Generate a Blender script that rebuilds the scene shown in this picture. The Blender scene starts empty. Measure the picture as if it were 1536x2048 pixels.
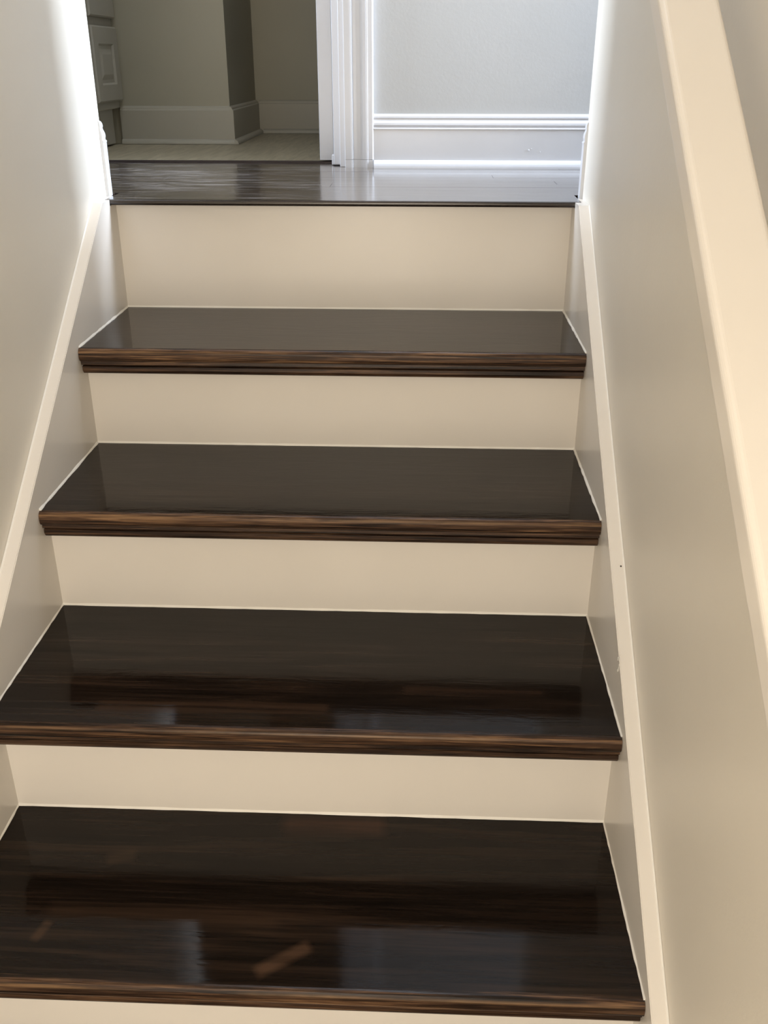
import bpy, bmesh, math, random
from mathutils import Matrix, Vector
random.seed(7)
scene = bpy.context.scene
COL = scene.collection

# ------------------------------------------------------------------ camera
cam_data = bpy.data.cameras.new('camera')
cam = bpy.data.objects.new('camera', cam_data)
COL.objects.link(cam)
yaw, pit, rol = 0.0407, 0.4452, 0.0001
cy_, sy_ = math.cos(yaw), math.sin(yaw)
F = Vector((-sy_*math.cos(pit), cy_*math.cos(pit), -math.sin(pit)))
Rv = Vector((cy_, sy_, 0)); Uv = Rv.cross(F)
M = Matrix((Rv, Uv, -F)).transposed().to_4x4()
M.translation = Vector((0.5795, -1.8401, 0.2344))
cam.matrix_world = M
cam_data.sensor_fit = 'AUTO'; cam_data.sensor_width = 36
cam_data.lens = 36*1899.4/2048
cam_data.clip_start = 0.02
scene.camera = cam

# ------------------------------------------------------------------ world, lights, exposure
world = bpy.data.worlds.new('world'); scene.world = world
world.use_nodes = True
world.node_tree.nodes['Background'].inputs[0].default_value = (0.75, 0.85, 1.0, 1)
world.node_tree.nodes['Background'].inputs[1].default_value = 1.0
scene.view_settings.view_transform = 'Standard'
scene.view_settings.look = 'None'
scene.view_settings.gamma = 1
scene.view_settings.use_curve_mapping = False
scene.view_settings.exposure = 0.0

def area(name, loc, direction, sx, sy, power, color, spread=180):
    d = bpy.data.lights.new(name, 'AREA'); d.shape = 'RECTANGLE'
    d.size = sx; d.size_y = sy; d.energy = power; d.color = color; d.spread = math.radians(spread)
    o = bpy.data.objects.new(name, d); COL.objects.link(o)
    o.location = loc
    o.rotation_euler = Vector(direction).to_track_quat('-Z', 'Y').to_euler()
    return o
COOL = (0.74, 0.84, 1.0); WARM = (1.0, 0.90, 0.77)
area('daylight_right', (3.25, 0.31, 1.45), (-1, 0, -.1), 0.48, 1.7, 68, COOL, 70)      # window at the right end of the hall
area('daylight_left', (-2.45, 0.31, 1.45), (1, 0, -.1), 0.48, 1.7, 36, COOL, 70)       # window at the left end of the hall
area('hall_top_fill', (0.55, 0.30, 2.30), (0, 0, -1), 1.2, 0.35, 7, (0.84, 0.90, 1.0), 100)  # added overhead fill, brightens upward-facing trim and floor
d = bpy.data.lights.new('stair_fill', 'POINT'); d.energy = 16; d.color = WARM; d.shadow_soft_size = .18
o = bpy.data.objects.new('stair_fill', d); COL.objects.link(o); o.location = (0.32, -2.28, -0.12)   # added warm fill behind the camera, brightens the side walls
area('ceiling_lamp_stairs', (0.43, -1.3, 2.30), (0, 0, -1), 0.6, 0.9, 4.2, WARM)  # ceiling light over the stairs
area('lower_hall_light', (0.43, -3.6, 0.2), (0, 1, -0.05), 0.8, 2.4, 25, WARM)   # light of the lower hall behind the camera

# ------------------------------------------------------------------ materials
def new_mat(name):
    m = bpy.data.materials.new(name); m.use_nodes = True
    return m, m.node_tree, m.node_tree.nodes['Principled BSDF']

def N(t, kind, **kw):
    n = t.nodes.new(kind)
    for k, v in kw.items():
        setattr(n, k, v)
    return n

def mapped(t, scale, world_space=False, offset_by_object=False):
    if world_space:
        g = N(t, 'ShaderNodeNewGeometry'); src = g.outputs['Position']
    else:
        tc = N(t, 'ShaderNodeTexCoord'); src = tc.outputs['Object']
    if offset_by_object:
        oi = N(t, 'ShaderNodeObjectInfo')
        a = N(t, 'ShaderNodeVectorMath', operation='MULTIPLY_ADD')
        t.links.new(oi.outputs['Location'], a.inputs[0]); a.inputs[1].default_value = (3.1, 7.7, 5.3)
        t.links.new(src, a.inputs[2]); src = a.outputs[0]
    mp = N(t, 'ShaderNodeMapping'); mp.inputs['Scale'].default_value = scale
    t.links.new(src, mp.inputs['Vector'])
    return mp.outputs[0]

def noise(t, vec, scale=1, detail=4, rough=.5, dist=0.0):
    n = N(t, 'ShaderNodeTexNoise')
    n.inputs['Scale'].default_value = scale; n.inputs['Detail'].default_value = detail
    n.inputs['Roughness'].default_value = rough; n.inputs['Distortion'].default_value = dist
    t.links.new(vec, n.inputs['Vector']); return n.outputs['Fac']

def ramp(t, fac, stops):
    r = N(t, 'ShaderNodeValToRGB'); e = r.color_ramp.elements
    while len(e) < len(stops): e.new(0.5)
    for i, (p, c) in enumerate(stops):
        e[i].position = p
        e[i].color = (*c, 1) if not isinstance(c, (int, float)) else (c, c, c, 1)
    t.links.new(fac, r.inputs[0]); return r.outputs[0]

def mix(t, fac, a, b):
    m = N(t, 'ShaderNodeMix', data_type='RGBA')
    for s, v in ((m.inputs[0], fac), (m.inputs[6], a), (m.inputs[7], b)):
        if hasattr(v, 'is_linked') or hasattr(v, 'links'): t.links.new(v, s)
        elif isinstance(v, (int, float)): s.default_value = v
        else: s.default_value = (*v, 1)
    return m.outputs[2]

def math_(t, op, a, b=None, clamp=False):
    m = N(t, 'ShaderNodeMath', operation=op); m.use_clamp = clamp
    for i, v in enumerate((a, b)):
        if v is None: continue
        if isinstance(v, (int, float)): m.inputs[i].default_value = v
        else: t.links.new(v, m.inputs[i])
    return m.outputs[0]

def bump(t, b, height, strength, dist=0.001):
    n = N(t, 'ShaderNodeBump'); n.inputs['Strength'].default_value = strength
    n.inputs['Distance'].default_value = dist
    t.links.new(height, n.inputs['Height']); t.links.new(n.outputs[0], b.inputs['Normal'])

def paint(name, color, rough, bump_scale=90, bump_str=.15, var=.03):
    m, t, b = new_mat(name)
    v = mapped(t, (1, 1, 1), world_space=True)
    n1 = noise(t, v, 3.0, 3)
    lo = tuple(c*(1-var) for c in color); hi = tuple(min(1, c*(1+var)) for c in color)
    t.links.new(ramp(t, n1, [(.3, lo), (.7, hi)]), b.inputs['Base Color'])
    b.inputs['Roughness'].default_value = rough
    bump(t, b, noise(t, v, bump_scale, 3), bump_str, .0008)
    return m

M_wall = paint('wall_paint', (0.79, 0.745, 0.66), 0.42, 160, .25)
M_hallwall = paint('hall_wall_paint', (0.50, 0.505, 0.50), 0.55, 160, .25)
M_trim = paint('white_trim_paint', (0.775, 0.735, 0.68), 0.28, 25, .12)
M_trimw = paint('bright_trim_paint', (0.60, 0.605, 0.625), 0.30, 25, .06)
M_bath = paint('shaded_room_paint', (0.33, 0.31, 0.235), 0.5, 160, .2)  # dimness of the room is put into this darker wall colour
M_batht = paint('shaded_room_trim', (0.37, 0.35, 0.28), 0.4, 60, .05)  # white trim with the room's shade put into its colour
M_caulk = paint('white_caulk', (0.86, 0.84, 0.79), 0.45, 60, .3)
M_ceil = paint('ceiling_paint', (0.80, 0.79, 0.76), 0.7)
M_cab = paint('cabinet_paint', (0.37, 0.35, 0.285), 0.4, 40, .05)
M_metal, t_, b_ = new_mat('brushed_metal')
b_.inputs['Base Color'].default_value = (.55, .54, .52, 1); b_.inputs['Metallic'].default_value = 1
b_.inputs['Roughness'].default_value = .35

def box_mask(t, tc, cx, cy, hx, hy, rot=0, soft=.004):
    """1 inside a rotated rectangle of object x/y, with wobbling soft edge"""
    mp = N(t, 'ShaderNodeMapping'); mp.vector_type = 'TEXTURE'
    mp.inputs['Location'].default_value = (cx, cy, 0); mp.inputs['Rotation'].default_value = (0, 0, rot)
    t.links.new(tc, mp.inputs['Vector'])
    s = N(t, 'ShaderNodeSeparateXYZ'); t.links.new(mp.outputs[0], s.inputs[0])
    out = None
    for i, h in ((0, hx), (1, hy)):
        a = math_(t, 'ABSOLUTE', s.outputs[i])
        d = math_(t, 'SUBTRACT', h, a)
        d = math_(t, 'DIVIDE', d, soft)
        d = math_(t, 'ADD', d, .5, True)
        out = d if out is None else math_(t, 'MULTIPLY', out, d)
    return out

def oak(name, marks=(), gloss=.05, dark=1.0):
    """dark stained oak, grain along x; object y=0 is the front of the board, worn lighter along the nose"""
    m, t, b = new_mat(name)
    tcn = N(t, 'ShaderNodeTexCoord'); tc = tcn.outputs['Object']
    v = mapped(t, (1.6, 34, 60), offset_by_object=True)
    g1 = noise(t, v, 1, 6, .62, 1.2)
    v2 = mapped(t, (7, 240, 300), offset_by_object=True)
    g2 = noise(t, v2, 1, 4, .6, .4)
    big = noise(t, mapped(t, (2.2, 5, 5), offset_by_object=True), 1, 3, .5, .5)
    f = math_(t, 'ADD', math_(t, 'MULTIPLY', g1, .6), math_(t, 'MULTIPLY', g2, .4))
    top = ramp(t, f, [(.36, (.0040, .0028, .0020)), (.50, (.0125, .0080, .0055)), (.64, (.032, .019, .012))])
    top = mix(t, ramp(t, big, [(.42, 0.0), (.62, .55)]), top, (.0095, .0068, .0052))
    n1 = noise(t, mapped(t, (3.2, 90, 130), offset_by_object=True), 1, 5, .65, 1.0)
    n2 = noise(t, mapped(t, (14, 300, 620), offset_by_object=True), 1, 3, .6, .3)
    nf = math_(t, 'ADD', math_(t, 'MULTIPLY', n1, .62), math_(t, 'MULTIPLY', n2, .38))
    nose = ramp(t, nf, [(.38, (.007, .004, .003)), (.46, (.040, .021, .012)), (.53, (.095, .051, .028)), (.62, (.25, .145, .075))])
    nose2 = ramp(t, nf, [(.40, (.006, .0035, .0025)), (.50, (.035, .019, .012)), (.62, (.11, .060, .033))])
    nz = noise(t, mapped(t, (2.4, 14, 60), offset_by_object=True), 1, 3, .5)
    nose = mix(t, ramp(t, nz, [(.42, 0.0), (.58, 1.0)]), nose2, nose)
    s = N(t, 'ShaderNodeSeparateXYZ'); t.links.new(tc, s.inputs[0])
    e = math_(t, 'ADD', s.outputs[1], math_(t, 'MULTIPLY', math_(t, 'SUBTRACT', g2, .5), .022))
    nm = math_(t, 'SUBTRACT', 1.0, math_(t, 'DIVIDE', math_(t, 'SUBTRACT', e, .0040), .006), True)
    under = math_(t, 'DIVIDE', math_(t, 'SUBTRACT', -.003, s.outputs[2]), .002, True)
    nm = math_(t, 'MAXIMUM', nm, under)
    low = math_(t, 'DIVIDE', math_(t, 'SUBTRACT', -.0240, s.outputs[2]), .001, True)
    nose = mix(t, math_(t, 'MULTIPLY', low, .7), nose, nose2)
    # bright worn line along the upper edge of the nose
    d = math_(t, 'ABSOLUTE', math_(t, 'ADD', s.outputs[2], .0052))
    wl = math_(t, 'SUBTRACT', 1.0, math_(t, 'DIVIDE', d, .0028), True)
    wn = noise(t, mapped(t, (5, 3, 3), offset_by_object=True), 1, 4, .6)
    wl = math_(t, 'MULTIPLY', wl, ramp(t, wn, [(.42, 0.0), (.62, .75)]))
    nose = mix(t, wl, nose, (.22, .13, .062))
    col = mix(t, nm, top, nose)
    for (cx, cy, hx, hy, rot, c, amt, soft) in marks:
        k = box_mask(t, tc, cx, cy, hx, hy, rot, soft)
        k = math_(t, 'MULTIPLY', k, amt)
        k = math_(t, 'MULTIPLY', k, ramp(t, g1, [(.35, .35), (.55, 1.0)]))
        col = mix(t, k, col, c)
    t.links.new(col, b.inputs['Base Color'])
    r = ramp(t, big, [(.3, gloss*.7), (.7, gloss*1.5)])
    r = mix(t, nm, r, (.38, .38, .38))
    t.links.new(r, b.inputs['Roughness'])
    b.inputs['IOR'].default_value = 1.31
    h = math_(t, 'ADD', math_(t, 'MULTIPLY', g2, .5), math_(t, 'MULTIPLY', g1, .8))
    rp = noise(t, mapped(t, (7, 26, 1), offset_by_object=True), 1, 3, .6, 1.5)
    h = math_(t, 'ADD', h, math_(t, 'MULTIPLY', rp, 1.6))
    bump(t, b, h, .10, .0010)
    return m

M_oak = oak('dark_oak')
M_oak3 = oak('dark_oak_brown_streaks', marks=[(.30, .05, .16, .010, 0.02, (.055, .030, .018), .6, .012),
                                              (.66, .10, .10, .008, 0.0, (.045, .026, .017), .5, .012)], gloss=.055)
M_oak4 = oak('dark_oak_patches', marks=[  # reddish and tan patches on this tread
    (.466, .270, .072, .016, 0.02, (.060, .028, .017), .6, .018),
    (.424, .046, .036, .0085, 0.60, (.085, .047, .028), .75, .009),
    (.26, .105, .15, .008, -.03, (.040, .023, .014), .5, .016),
    (.115, .075, .006, .016, -.3, (.075, .042, .024), .5, .006),
    (.18, .20, .02, .01, .3, (.050, .030, .018), .5, .01)], gloss=.055)

def floor_oak():
    m, t, b = new_mat('landing_oak')
    v = mapped(t, (1.4, 60, 60), offset_by_object=True)
    g = noise(t, v, 1, 5, .6, .8)
    col = ramp(t, g, [(.35, (.012, .0075, .0055)), (.65, (.042, .026, .020))])
    # sanding dust and scuffs left on the boards
    w = mapped(t, (6, 55, 1), world_space=True)
    d = noise(t, w, 1, 8, .78, .8)
    big = noise(t, mapped(t, (2.6, 4, 1), world_space=True), 1, 3)
    dust = math_(t, 'MULTIPLY', ramp(t, d, [(.47, .03), (.60, 1.0)]), ramp(t, big, [(.40, .15), (.60, 1.0)]))
    gp = N(t, 'ShaderNodeNewGeometry'); s = N(t, 'ShaderNodeSeparateXYZ'); t.links.new(gp.outputs['Position'], s.inputs[0])
    left = math_(t, 'SUBTRACT', 1.15, math_(t, 'MULTIPLY', s.outputs[0], 1.9), True)
    dust = math_(t, 'MULTIPLY', dust, left)
    dust = math_(t, 'MULTIPLY', dust, math_(t, 'DIVIDE', math_(t, 'ADD', s.outputs[1], .026), .02, True))
    col = mix(t, dust, col, (.52, .47, .45))
    # a few scratches
    sc = noise(t, mapped(t, (40, 300, 1), world_space=True), 1, 2, .5)
    col = mix(t, math_(t, 'MULTIPLY', ramp(t, sc, [(.74, 0.0), (.78, .6)]), .5), col, (.55, .52, .5))
    t.links.new(col, b.inputs['Base Color'])
    t.links.new(ramp(t, d, [(.3, .13), (.7, .26)]), b.inputs['Roughness'])
    bump(t, b, g, .10, .001)
    b.inputs['Coat Weight'].default_value = 1; b.inputs['Coat Roughness'].default_value = .17; b.inputs['Coat IOR'].default_value = 1.30
    return m
M_floor = floor_oak()
M_thr, t_, b_ = new_mat('threshold_wood'); b_.inputs['Base Color'].default_value = (.035, .022, .018, 1); b_.inputs['Roughness'].default_value = .6

def tile_floor():
    m, t, b = new_mat('pale_vinyl')
    mp = N(t, 'ShaderNodeMapping'); tcn = N(t, 'ShaderNodeTexCoord')
    mp.inputs['Rotation'].default_value = (0, 0, .6); mp.inputs['Scale'].default_value = (70, 7, 1)
    t.links.new(tcn.outputs['Object'], mp.inputs['Vector'])
    g = noise(t, mp.outputs[0], 1, 4, .6, .5)
    t.links.new(ramp(t, g, [(.3, (.27, .235, .155)), (.7, (.42, .365, .25))]), b.inputs['Base Color'])
    b.inputs['Roughness'].default_value = .45
    bump(t, b, g, .3, .002)
    return m
M_tile = tile_floor()

# ------------------------------------------------------------------ geometry helpers
def link(name, bm, mat, parent=None, smooth=False):
    bmesh.ops.recalc_face_normals(bm, faces=bm.faces)
    me = bpy.data.meshes.new(name); bm.to_mesh(me); bm.free()
    me.materials.append(mat)
    if smooth:
        for p in me.polygons: p.use_smooth = True
    o = bpy.data.objects.new(name, me); COL.objects.link(o)
    if parent: o.parent = parent
    return o

def add_box(bm, x0, x1, y0, y1, z0, z1, bev=0, seg=2):
    r = bmesh.ops.create_cube(bm, size=1)
    vs = r['verts']
    for v in vs:
        v.co = Vector(((x0+x1)/2+v.co.x*(x1-x0), (y0+y1)/2+v.co.y*(y1-y0), (z0+z1)/2+v.co.z*(z1-z0)))
    if bev:
        es = list({e for v in vs for e in v.link_edges})
        bmesh.ops.bevel(bm, geom=es, offset=bev, segments=seg, affect='EDGES', profile=.5)

def box(name, x0, x1, y0, y1, z0, z1, mat, parent=None, bev=0, seg=2):
    bm = bmesh.new(); add_box(bm, x0, x1, y0, y1, z0, z1, bev, seg)
    return link(name, bm, mat, parent)

def struct(o, label=None):
    o['kind'] = 'structure'
    if label: o['label'] = label
    return o

def sweep(bm, rings):
    """rings: list of equally long point loops, joined by quads and capped"""
    vr = [[bm.verts.new(p) for p in r] for r in rings]
    n = len(rings[0])
    for a, b in zip(vr, vr[1:]):
        for i in range(n):
            j = (i+1) % n
            bm.faces.new((a[i], a[j], b[j], b[i]))
    bm.faces.new(vr[0]); bm.faces.new(vr[-1])

def empty(name, loc, label=None, cat=None, group=None):
    o = bpy.data.objects.new(name, None); COL.objects.link(o); o.location = loc
    o.empty_display_size = .1
    if label: o['label'] = label
    if cat: o['category'] = cat
    if group: o['group'] = group
    return o

# ------------------------------------------------------------------ measured dimensions (metres)
W = 0.8523                       # clear width between the skirt boards
CW = 0.0196                      # skirt board thickness
SLOPE = 0.7265; SK = 0.0574
YW = 0.0197                      # wall ends at the landing
YF = 0.5716                      # far hall wall
Zt = [-.2062, -.3886, -.5719, -.7538]
Yb = [0, -.2657, -.5242, -.7893]
Yf = [-.2977, -.5560, -.8306, -1.0799]
for k in range(3):
    Zt.append(Zt[-1]-.183); Yb.append(Yf[3]+.031-.2625*k); Yf.append(Yf[3]-.2625*(k+1))
Zt.append(Zt[-1]-.183); Yb.append(Yf[-1]+.031)
LZ = Zt[-1]; YBACK = -3.7; TOP = 2.35; XL, XR = -2.5, 3.3

# ------------------------------------------------------------------ structure
struct(box('wall_left', -.14, -CW, YBACK, YW, LZ-.1, TOP, M_wall), 'plain beige-grey painted wall on the left of the stairs')
struct(box('wall_right', W+CW, W+.14, YBACK, YW, LZ-.1, TOP, M_wall), 'plain beige-grey painted wall on the right of the stairs, carrying the handrail')
struct(box('wall_near_left', XL, -.14, YW-.1, YW, 0, TOP, M_hallwall))
struct(box('wall_near_right', W+.14, XR, YW-.1, YW, 0, TOP, M_hallwall))
DX0, DX1 = -.345, .389           # doorway
bm = bmesh.new()
add_box(bm, DX1, XR, YF, YF+.11, 0, TOP); add_box(bm, XL, DX0, YF, YF+.11, 0, TOP)
add_box(bm, DX0, DX1, YF, YF+.11, 2.04, TOP)
struct(link('wall_far', bm, M_hallwall), 'pale blue-grey hall wall straight ahead at the top of the stairs')
def end_wall(name, x, x2):
    bm = bmesh.new()
    add_box(bm, x, x2, YW, YF, 0, .33); add_box(bm, x, x2, YW, YF, 2.07, TOP)
    add_box(bm, x, x2, YW, YW+.02, .33, 2.07); add_box(bm, x, x2, YF-.02, YF, .33, 2.07)
    struct(link(name, bm, M_hallwall))
end_wall('wall_end_left', XL-.1, XL); end_wall('wall_end_right', XR, XR+.1)
for i, x in ((1, XL-.06), (2, XR+.02)):
    bm = bmesh.new()
    add_box(bm, x, x+.04, YW+.02, YW+.05, .33, 2.07); add_box(bm, x, x+.04, YF-.05, YF-.02, .33, 2.07)
    for z in (.33, 1.185, 2.04): add_box(bm, x, x+.04, YW+.05, YF-.05, z, z+.03)
    struct(link('window_%d' % i, bm, M_trimw))
struct(box('ceiling', XL-.1, XR+.1, YBACK-.1, 1.95, TOP, TOP+.1, M_ceil))
struct(box('wall_back', -.14, W+.14, YBACK-.1, YBACK, LZ-.1, TOP, M_wall))
struct(box('floor_lower', -.14, W+.14, YBACK, Yb[-1]+.01, LZ-.1, LZ, M_oak))

# room beyond the doorway
BY, BY2, BX = 1.25, 1.73, -.012
bm = bmesh.new(); add_box(bm, -1.0, BX, BY, BY2+.1, 0, TOP); add_box(bm, BX, 1.0, BY2, BY2+.1, 0, TOP)
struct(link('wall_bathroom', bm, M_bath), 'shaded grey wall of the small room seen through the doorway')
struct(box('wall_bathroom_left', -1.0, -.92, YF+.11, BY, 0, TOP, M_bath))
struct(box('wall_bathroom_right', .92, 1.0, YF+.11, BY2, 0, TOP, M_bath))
struct(box('floor_bathroom', -.92, .92, .681, BY2, -.03, -.001, M_tile), 'pale smooth floor of the small room beyond the doorway')

# landing floor: boards running across
fl = empty('floor', (0, 0, 0)); struct(fl, 'dusty dark-stained oak board floor of the landing')
box('subfloor', XL, XR, .0205, .66, -.12, -.0195, M_floor, fl)
def nose_board(name, x0, x1, yfront, depth, z, th, r, mat, parent):
    """board whose front edge is rounded, local origin at the front top edge"""
    pts = []
    n = 5
    ru = min(r, th*.48)
    for i in range(n+1):                               # lower round, bottom to front
        a = math.pi/2*i/n
        pts.append((ru-ru*math.sin(a), -th+ru-ru*math.cos(a)))
    for i in range(n+1):
        a = math.pi/2*i/n
        pts.append((ru-ru*math.cos(a), -ru+ru*math.sin(a)))
    pts += [(depth, 0), (depth, -th)]
    bm = bmesh.new()
    sweep(bm, [[(x0, p[0], p[1]) for p in pts], [(x1, p[0], p[1]) for p in pts]])
    o = link(name, bm, mat, parent); o.location = (0, yfront, z)
    return o
nose_board('nosing', -.009, W+.011, -.036, .100, .0005, .0105, .005, M_floor, fl)
y = .0645; row = 0
pw = .0572
while y < .655:
    y1 = min(y+pw-.0006, .662)
    x = XL + random.uniform(.2, .9)
    xs = [XL]
    while x < XR-.3:
        xs.append(x); x += random.uniform(.55, 1.15)
    xs.append(XR)
    for a, b in zip(xs, xs[1:]):
        lift = random.uniform(-.0001, .0001)
        bm = bmesh.new()
        add_box(bm, -(b-a)/2+.0003, (b-a)/2-.0003, 0, y1-y, -.019, lift)
        o = link('floor_board', bm, M_floor, fl); o.location = ((a+b)/2, y, 0)
    y += pw; row += 1
for a, b in ((XL, -CW-.001), (W+CW+.001, XR)):
    box('floor_board', a, b, YW, .064, -.019, 0, M_floor, fl, .0008, 1)
box('threshold', DX0, DX1, .6626, .685, -.02, .0035, M_thr, fl)

# ------------------------------------------------------------------ base profiles
def tall_profile():
    P = [(0, 0), (.0125, 0), (.0125, .0845), (.0140, .0852), (.0140, .0866), (.0105, .0885), (.0110, .0915),
         (.0120, .0940), (.0112, .0985), (.0080, .1030), (.0066, .1052), (.0066, .1078), (.0078, .1092),
         (.0070, .1130), (.0040, .1165), (0, .1180)]
    return P
def shoe_profile():
    P = [(0, 0), (.013, 0)]
    for i in range(1, 7):
        a = math.pi/2*i/6; P.append((.013*math.cos(a), .017*math.sin(a)))
    return P
def run_x(bm, prof, x0, x1, y, s, z=0):
    """profile swept along x against a wall plane y; s=-1 protrudes to -y"""
    sweep(bm, [[(x0, y+s*p, z+q) for p, q in prof], [(x1, y+s*p, z+q) for p, q in prof]])
def run_y(bm, prof, y0, y1, x, s):
    sweep(bm, [[(x+s*p, y0, q) for p, q in prof], [(x+s*p, y1, q) for p, q in prof]])

bf = empty('baseboard_far', (0, YF, 0)); struct(bf, 'tall white moulded baseboard along the hall wall')
bf.location = (0, 0, 0)
bm = bmesh.new(); run_x(bm, tall_profile(), .457, XR, YF, -1); link('board', bm, M_trimw, bf)
bm = bmesh.new(); run_x(bm, shoe_profile(), .458, XR, YF-.0125, -1); link('shoe_moulding', bm, M_trimw, bf, False)
for (px, pz, r) in ((.823, .040, .0022), (.829, .043, .0012), (.850, .036, .0013)):
    bm = bmesh.new(); bmesh.ops.create_icosphere(bm, subdivisions=1, radius=r)
    o = link('paint_drip', bm, M_trimw, bf); o.location = (px, YF-.0130, pz); o.scale = (1, .5, 1.2)

# near-wall baseboards with a return round the corner of the stairwell
def near_base(name, side):
    root = empty(name, (0, 0, 0)); struct(root, 'white moulded baseboard wrapping the %s wall corner at the landing' % ('left' if side < 0 else 'right'))
    prof = [(p*.45, q*1.12) for p, q in tall_profile()]
    xc = -CW if side < 0 else W+CW
    e = XL if side < 0 else XR
    bm = bmesh.new()
    y0 = YW-.010
    rings = []
    for p, q in prof: pass
    sweep(bm, [[(xc-side*p, y0, q) for p, q in prof],
               [(xc-side*p, YW+p*2, q) for p, q in prof],
               [(e, YW+p*2, q) for p, q in prof]])
    link('board', bm, M_trimw, root)
    sp = shoe_profile()
    bm = bmesh.new()
    run_x(bm, sp, min(e, xc), max(e, xc), YW+.0113, 1)
    link('shoe_moulding', bm, M_trimw, root)
near_base('baseboard_near_left', -1); near_base('baseboard_near_right', 1)

bb = empty('baseboard_bathroom', (0, 0, 0)); struct(bb, 'white baseboard of the small room beyond the doorway')
prof = [(0, 0), (.012, 0), (.012, .094), (.0085, .097), (.0075, .101), (.003, .105), (0, .106)]
bm = bmesh.new(); run_x(bm, prof, -.345, BX, BY, -1)
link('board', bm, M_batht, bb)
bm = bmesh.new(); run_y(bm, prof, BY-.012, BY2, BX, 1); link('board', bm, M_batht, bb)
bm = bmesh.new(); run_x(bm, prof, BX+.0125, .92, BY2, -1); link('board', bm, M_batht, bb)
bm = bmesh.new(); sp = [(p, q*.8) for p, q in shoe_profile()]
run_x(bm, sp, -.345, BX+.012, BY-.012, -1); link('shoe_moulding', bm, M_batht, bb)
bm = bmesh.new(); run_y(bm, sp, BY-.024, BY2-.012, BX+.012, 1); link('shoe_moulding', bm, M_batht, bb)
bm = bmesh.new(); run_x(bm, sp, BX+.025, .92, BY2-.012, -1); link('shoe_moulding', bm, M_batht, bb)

# ------------------------------------------------------------------ doorway
casing = [(0, 0), (0, .0125), (.0008, .0135), (.0150, .0135), (.0155, .0160), (.0183, .0160), (.0190, .0120),
          (.0215, .0105), (.0280, .0105), (.0370, .0112), (.0440, .0135), (.0505, .0140), (.0512, .0165), (.0545, .0165),
          (.0552, .0150), (.0655, .0150), (.0680, .0130), (.0680, 0)]
tr = empty('trim_1', (0, 0, 0)); struct(tr, 'white fluted door casing beside the hall wall')
def casing_z(name, x0, s, z0, z1):
    bm = bmesh.new()
    sweep(bm, [[(x0+s*p, YF-q, z0) for p, q in casing], [(x0+s*p, YF-q, z1) for p, q in casing]])
    return link(name, bm, M_trimw, tr)
casing_z('casing_foot', .3892, 1, 0, .0175)
casing_z('side_casing', .3892, 1, .0181, 2.045)
casing_z('side_casing', DX0, -1, 0, 2.045)
bm = bmesh.new(); sweep(bm, [[(DX0-.068, YF-q, 2.045+p) for p, q in casing], [(.457, YF-q, 2.045+p) for p, q in casing]])
link('head_casing', bm, M_trimw, tr)
tj = empty('trim_2', (0, 0, 0)); struct(tj, 'white door jamb and stop of the doorway')
box('jamb', .3760, .3895, YF-.001, .690, .0, 2.04, M_trimw, tj, .001, 1)
box('stop', .3585, .3760, .598, .640, .002, 2.03, M_trimw, tj, .002, 2)
box('jamb', DX0, DX0+.0135, YF-.001, .690, 0, 2.04, M_trimw, tj, .001, 1)
box('jamb_head', DX0+.0135, .376, YF-.001, .690, 2.0265, 2.04, M_trimw, tj, .001, 1)
box('jamb_foot', .3530, .3590, .606, .636, .001, .0245, M_trimw, tj, .0015, 1)
dr = empty('door_1', (.318, .664, 0)); struct(dr, 'white door standing open into the small room, seen on its edge')
o = box('slab', 0, .0352, 0, .70, .006, 2.02, M_trimw, dr, .0015, 1)
for z in (.25, 1.05, 1.85):
    bm = bmesh.new(); bmesh.ops.create_cone(bm, cap_ends=True, segments=12, radius1=.005, radius2=.005, depth=.09)
    h = link('hinge', bm, M_metal, dr); h.location = (.040, -.004, z)

# ------------------------------------------------------------------ vanity cabinet in the small room
vx = -.330
va = empty('vanity_cabinet', (vx, 1.0, 0), 'pale grey vanity cabinet with drawers, standing behind the doorway at the left', 'cabinet')
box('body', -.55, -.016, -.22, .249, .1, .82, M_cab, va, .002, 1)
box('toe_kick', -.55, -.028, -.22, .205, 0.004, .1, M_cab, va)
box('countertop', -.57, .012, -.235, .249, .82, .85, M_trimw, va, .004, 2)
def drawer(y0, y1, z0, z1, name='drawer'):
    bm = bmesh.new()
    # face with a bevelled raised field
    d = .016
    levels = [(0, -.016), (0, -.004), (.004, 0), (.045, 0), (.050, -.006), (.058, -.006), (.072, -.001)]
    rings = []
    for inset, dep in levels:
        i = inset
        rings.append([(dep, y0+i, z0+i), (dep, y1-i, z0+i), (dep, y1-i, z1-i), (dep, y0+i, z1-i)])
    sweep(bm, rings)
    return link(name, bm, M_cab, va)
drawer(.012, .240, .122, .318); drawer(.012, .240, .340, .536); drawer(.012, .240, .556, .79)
drawer(-.215, -.012, .122, .79, 'cabinet_door')

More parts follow.
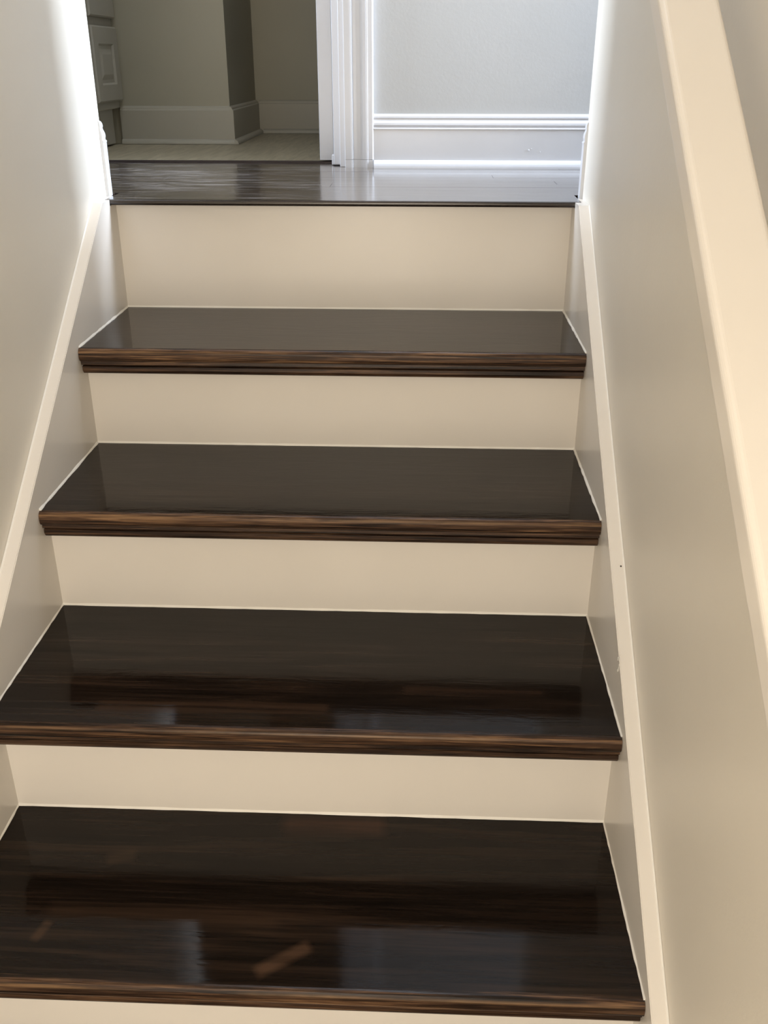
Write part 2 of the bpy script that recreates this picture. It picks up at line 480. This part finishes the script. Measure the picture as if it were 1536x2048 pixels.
# ------------------------------------------------------------------ staircase
st = empty('staircase', (0, 0, 0), 'staircase of dark-stained glossy oak treads and white risers climbing between two walls', 'stairs')
def riser(n, top_z):
    """n counts down from the landing"""
    z0 = Zt[n-1] if n-1 < len(Zt) else LZ
    o = box('riser', 0, W, Yb[n-1], Yb[n-1]+.018, z0-.02, top_z, M_trim, st)
riser(1, -.0098)
lower = [None, 3, 4]
for n in range(2, 9):
    riser(n, Zt[n-2]-.021)
mats = {3: M_oak3, 4: M_oak4}
def moulding(n, parent):
    # small stepped scotia under the nose
    P = [(.007, -.0235), (.0065, -.0285), (.0080, -.0300), (.0150, -.0305), (.0155, -.0325), (.0108, -.0340),
         (.0105, -.0400), (.0130, -.0445), (.0150, -.0465), (.033, -.0465), (.033, -.0235)]
    bm = bmesh.new()
    sweep(bm, [[(.0005, p, q) for p, q in P], [(W-.0005, p, q) for p, q in P]])
    link('cove_moulding', bm, mats.get(n, M_oak), parent)
for n in range(1, 8):
    dep = Yb[n-1]-Yf[n-1]
    t = nose_board('tread', .0004, W-.0004, Yf[n-1]-.0035, dep+.004, Zt[n-1], .0235, .0085, mats.get(n, M_oak), st)
    moulding(n, t)
    # caulk bead round the tread
    bm = bmesh.new()
    c = .0030; y0 = Yf[n-1]+.004; y1 = Yb[n-1]; z = Zt[n-1]
    random.seed(n)
    K = 26
    for sx, x in ((1, 0), (-1, W)):
        rings = []
        for i in range(K+1):
            yy = y0+(y1-y0)*i/K; w = c*random.uniform(.65, 1.15)*(1.0 if n < 3 else .8)
            rings.append([(x, yy, z-.001), (x+sx*w, yy, z-.001), (x+sx*w*.6, yy, z+w*.45), (x, yy, z+w*1.1)])
        sweep(bm, rings)
    rings = []
    for i in range(41):
        xx = W*i/40; w = c*random.uniform(.75, 1.05)
        rings.append([(xx, y1, z-.001), (xx, y1-w, z-.001), (xx, y1-w*.6, z+w*.45), (xx, y1, z+w*1.1)])
    sweep(bm, rings)
    link('caulk_bead', bm, M_caulk, st)
def skirt(x0, x1):
    ya = (0-SK)/SLOPE
    yb = Yf[-1]-.25
    pts = [(.0, -.0105), (-.041, -.0105), (-.041, 0.0), (ya, 0.0), (yb, SLOPE*yb+SK), (yb, LZ), (Yb[-1]+.02, LZ)]
    pts = [(.0, -.0105), (-.0375, -.0105), (-.0375, 0.0), (ya, 0.0), (yb, SLOPE*yb+SK), (yb, LZ)]
    pts += [(Yb[-1], LZ), (.0, -.75)]
    bm = bmesh.new()
    f = bm.faces.new([bm.verts.new((x0, a, b)) for a, b in pts])
    r = bmesh.ops.extrude_face_region(bm, geom=[f])
    for v in r['geom']:
        if isinstance(v, bmesh.types.BMVert): v.co.x = x1
    bmesh.ops.bevel(bm, geom=[e for e in bm.edges if abs(e.verts[0].co.x-e.verts[1].co.x) < 1e-6 and
                              all(abs(SLOPE*v.co.y+SK-v.co.z) < 1e-4 for v in e.verts)], offset=.0012, segments=2, affect='EDGES')
    return link('skirt_board', bm, M_trim, st)
for xa, xb in ((-CW+.0004, -.0093), (W+.0113, W+CW-.0004)):
    box('skirt_cap', xa, xb, -.0374, YW-.0005, -.0105, 0, M_trim, st)
skirt(-CW+.0004, 0); skirt(W, W+CW-.0004)
# paint bead where the skirt boards meet the wall
for x, s in ((-CW+.0003, 1), (W+CW-.0003, -1)):
    bm = bmesh.new()
    ya = -SK/SLOPE; yb = Yf[-1]-.25; w = .0022
    rings = []
    for y in (ya, yb):
        z = SLOPE*y+SK
        rings.append([(x, y, z-.0005), (x+s*w, y, z-.0005), (x+s*w*.5, y, z+w*.6), (x, y, z+w*1.3)])
    sweep(bm, rings); link('caulk_bead', bm, M_caulk, st)
# dried paint smear and a nail hole
bm = bmesh.new()
for i in range(9):
    m4 = Matrix.Translation((W-.0004, -.760+random.uniform(-.006, .006), -.4905-.0028*i)) @ Matrix.Diagonal((.0006, .0022, .0024, 1))
    bmesh.ops.create_icosphere(bm, subdivisions=1, radius=1, matrix=m4)
link('paint_smear', bm, M_caulk, st)
M_dark, t_, b_ = new_mat('dark_hole'); b_.inputs['Base Color'].default_value = (.02, .015, .01, 1)
for (x, y) in ((W+.014, -.648),):
    bm = bmesh.new(); bmesh.ops.create_icosphere(bm, subdivisions=2, radius=.0013)
    o = link('nail_hole', bm, M_dark, st); o.location = (x, y, SLOPE*y+SK)

# ------------------------------------------------------------------ handrail
hr = empty('handrail', (W+CW, -1.2, .05), 'smooth cream-painted wooden handrail running up the right wall', 'handrail')
bm = bmesh.new()
hx0, hx1, th, r = .780, .8325, .028, .006
sec = []
for (cx, cz, a0) in ((hx1-r, -r, 0), (hx0+r, -r, 90), (hx0+r, -th+r, 180), (hx1-r, -th+r, 270)):
    for i in range(7):
        a = math.radians(a0+15*i); sec.append((cx+r*math.cos(a), cz+r*math.sin(a)))
ya, yb = -.12, -2.35; c0 = .933
nz = math.sqrt(1+SLOPE**2)
rings = []
for y in (ya, yb):
    rings.append([(x-hr.location.x, y-z*SLOPE/nz-hr.location.y, SLOPE*y+c0+z/nz-hr.location.z) for x, z in sec])
sweep(bm, rings)
link('rail', bm, M_trim, hr)
for y in (-.40, -2.0):
    zc = SLOPE*y+c0-.035
    bm = bmesh.new()
    add_box(bm, W+CW-.004, W+CW, y-.02, y+.02, zc-.075, zc-.035, .001, 1)
    add_box(bm, .806, W+CW-.002, y-.005, y+.005, zc-.06, zc-.050, .002, 1)
    add_box(bm, .801, .811, y-.006, y+.006, zc-.06, zc+.008, .002, 1)
    for v in bm.verts: v.co -= Vector(hr.location)
    link('bracket', bm, M_metal, hr)
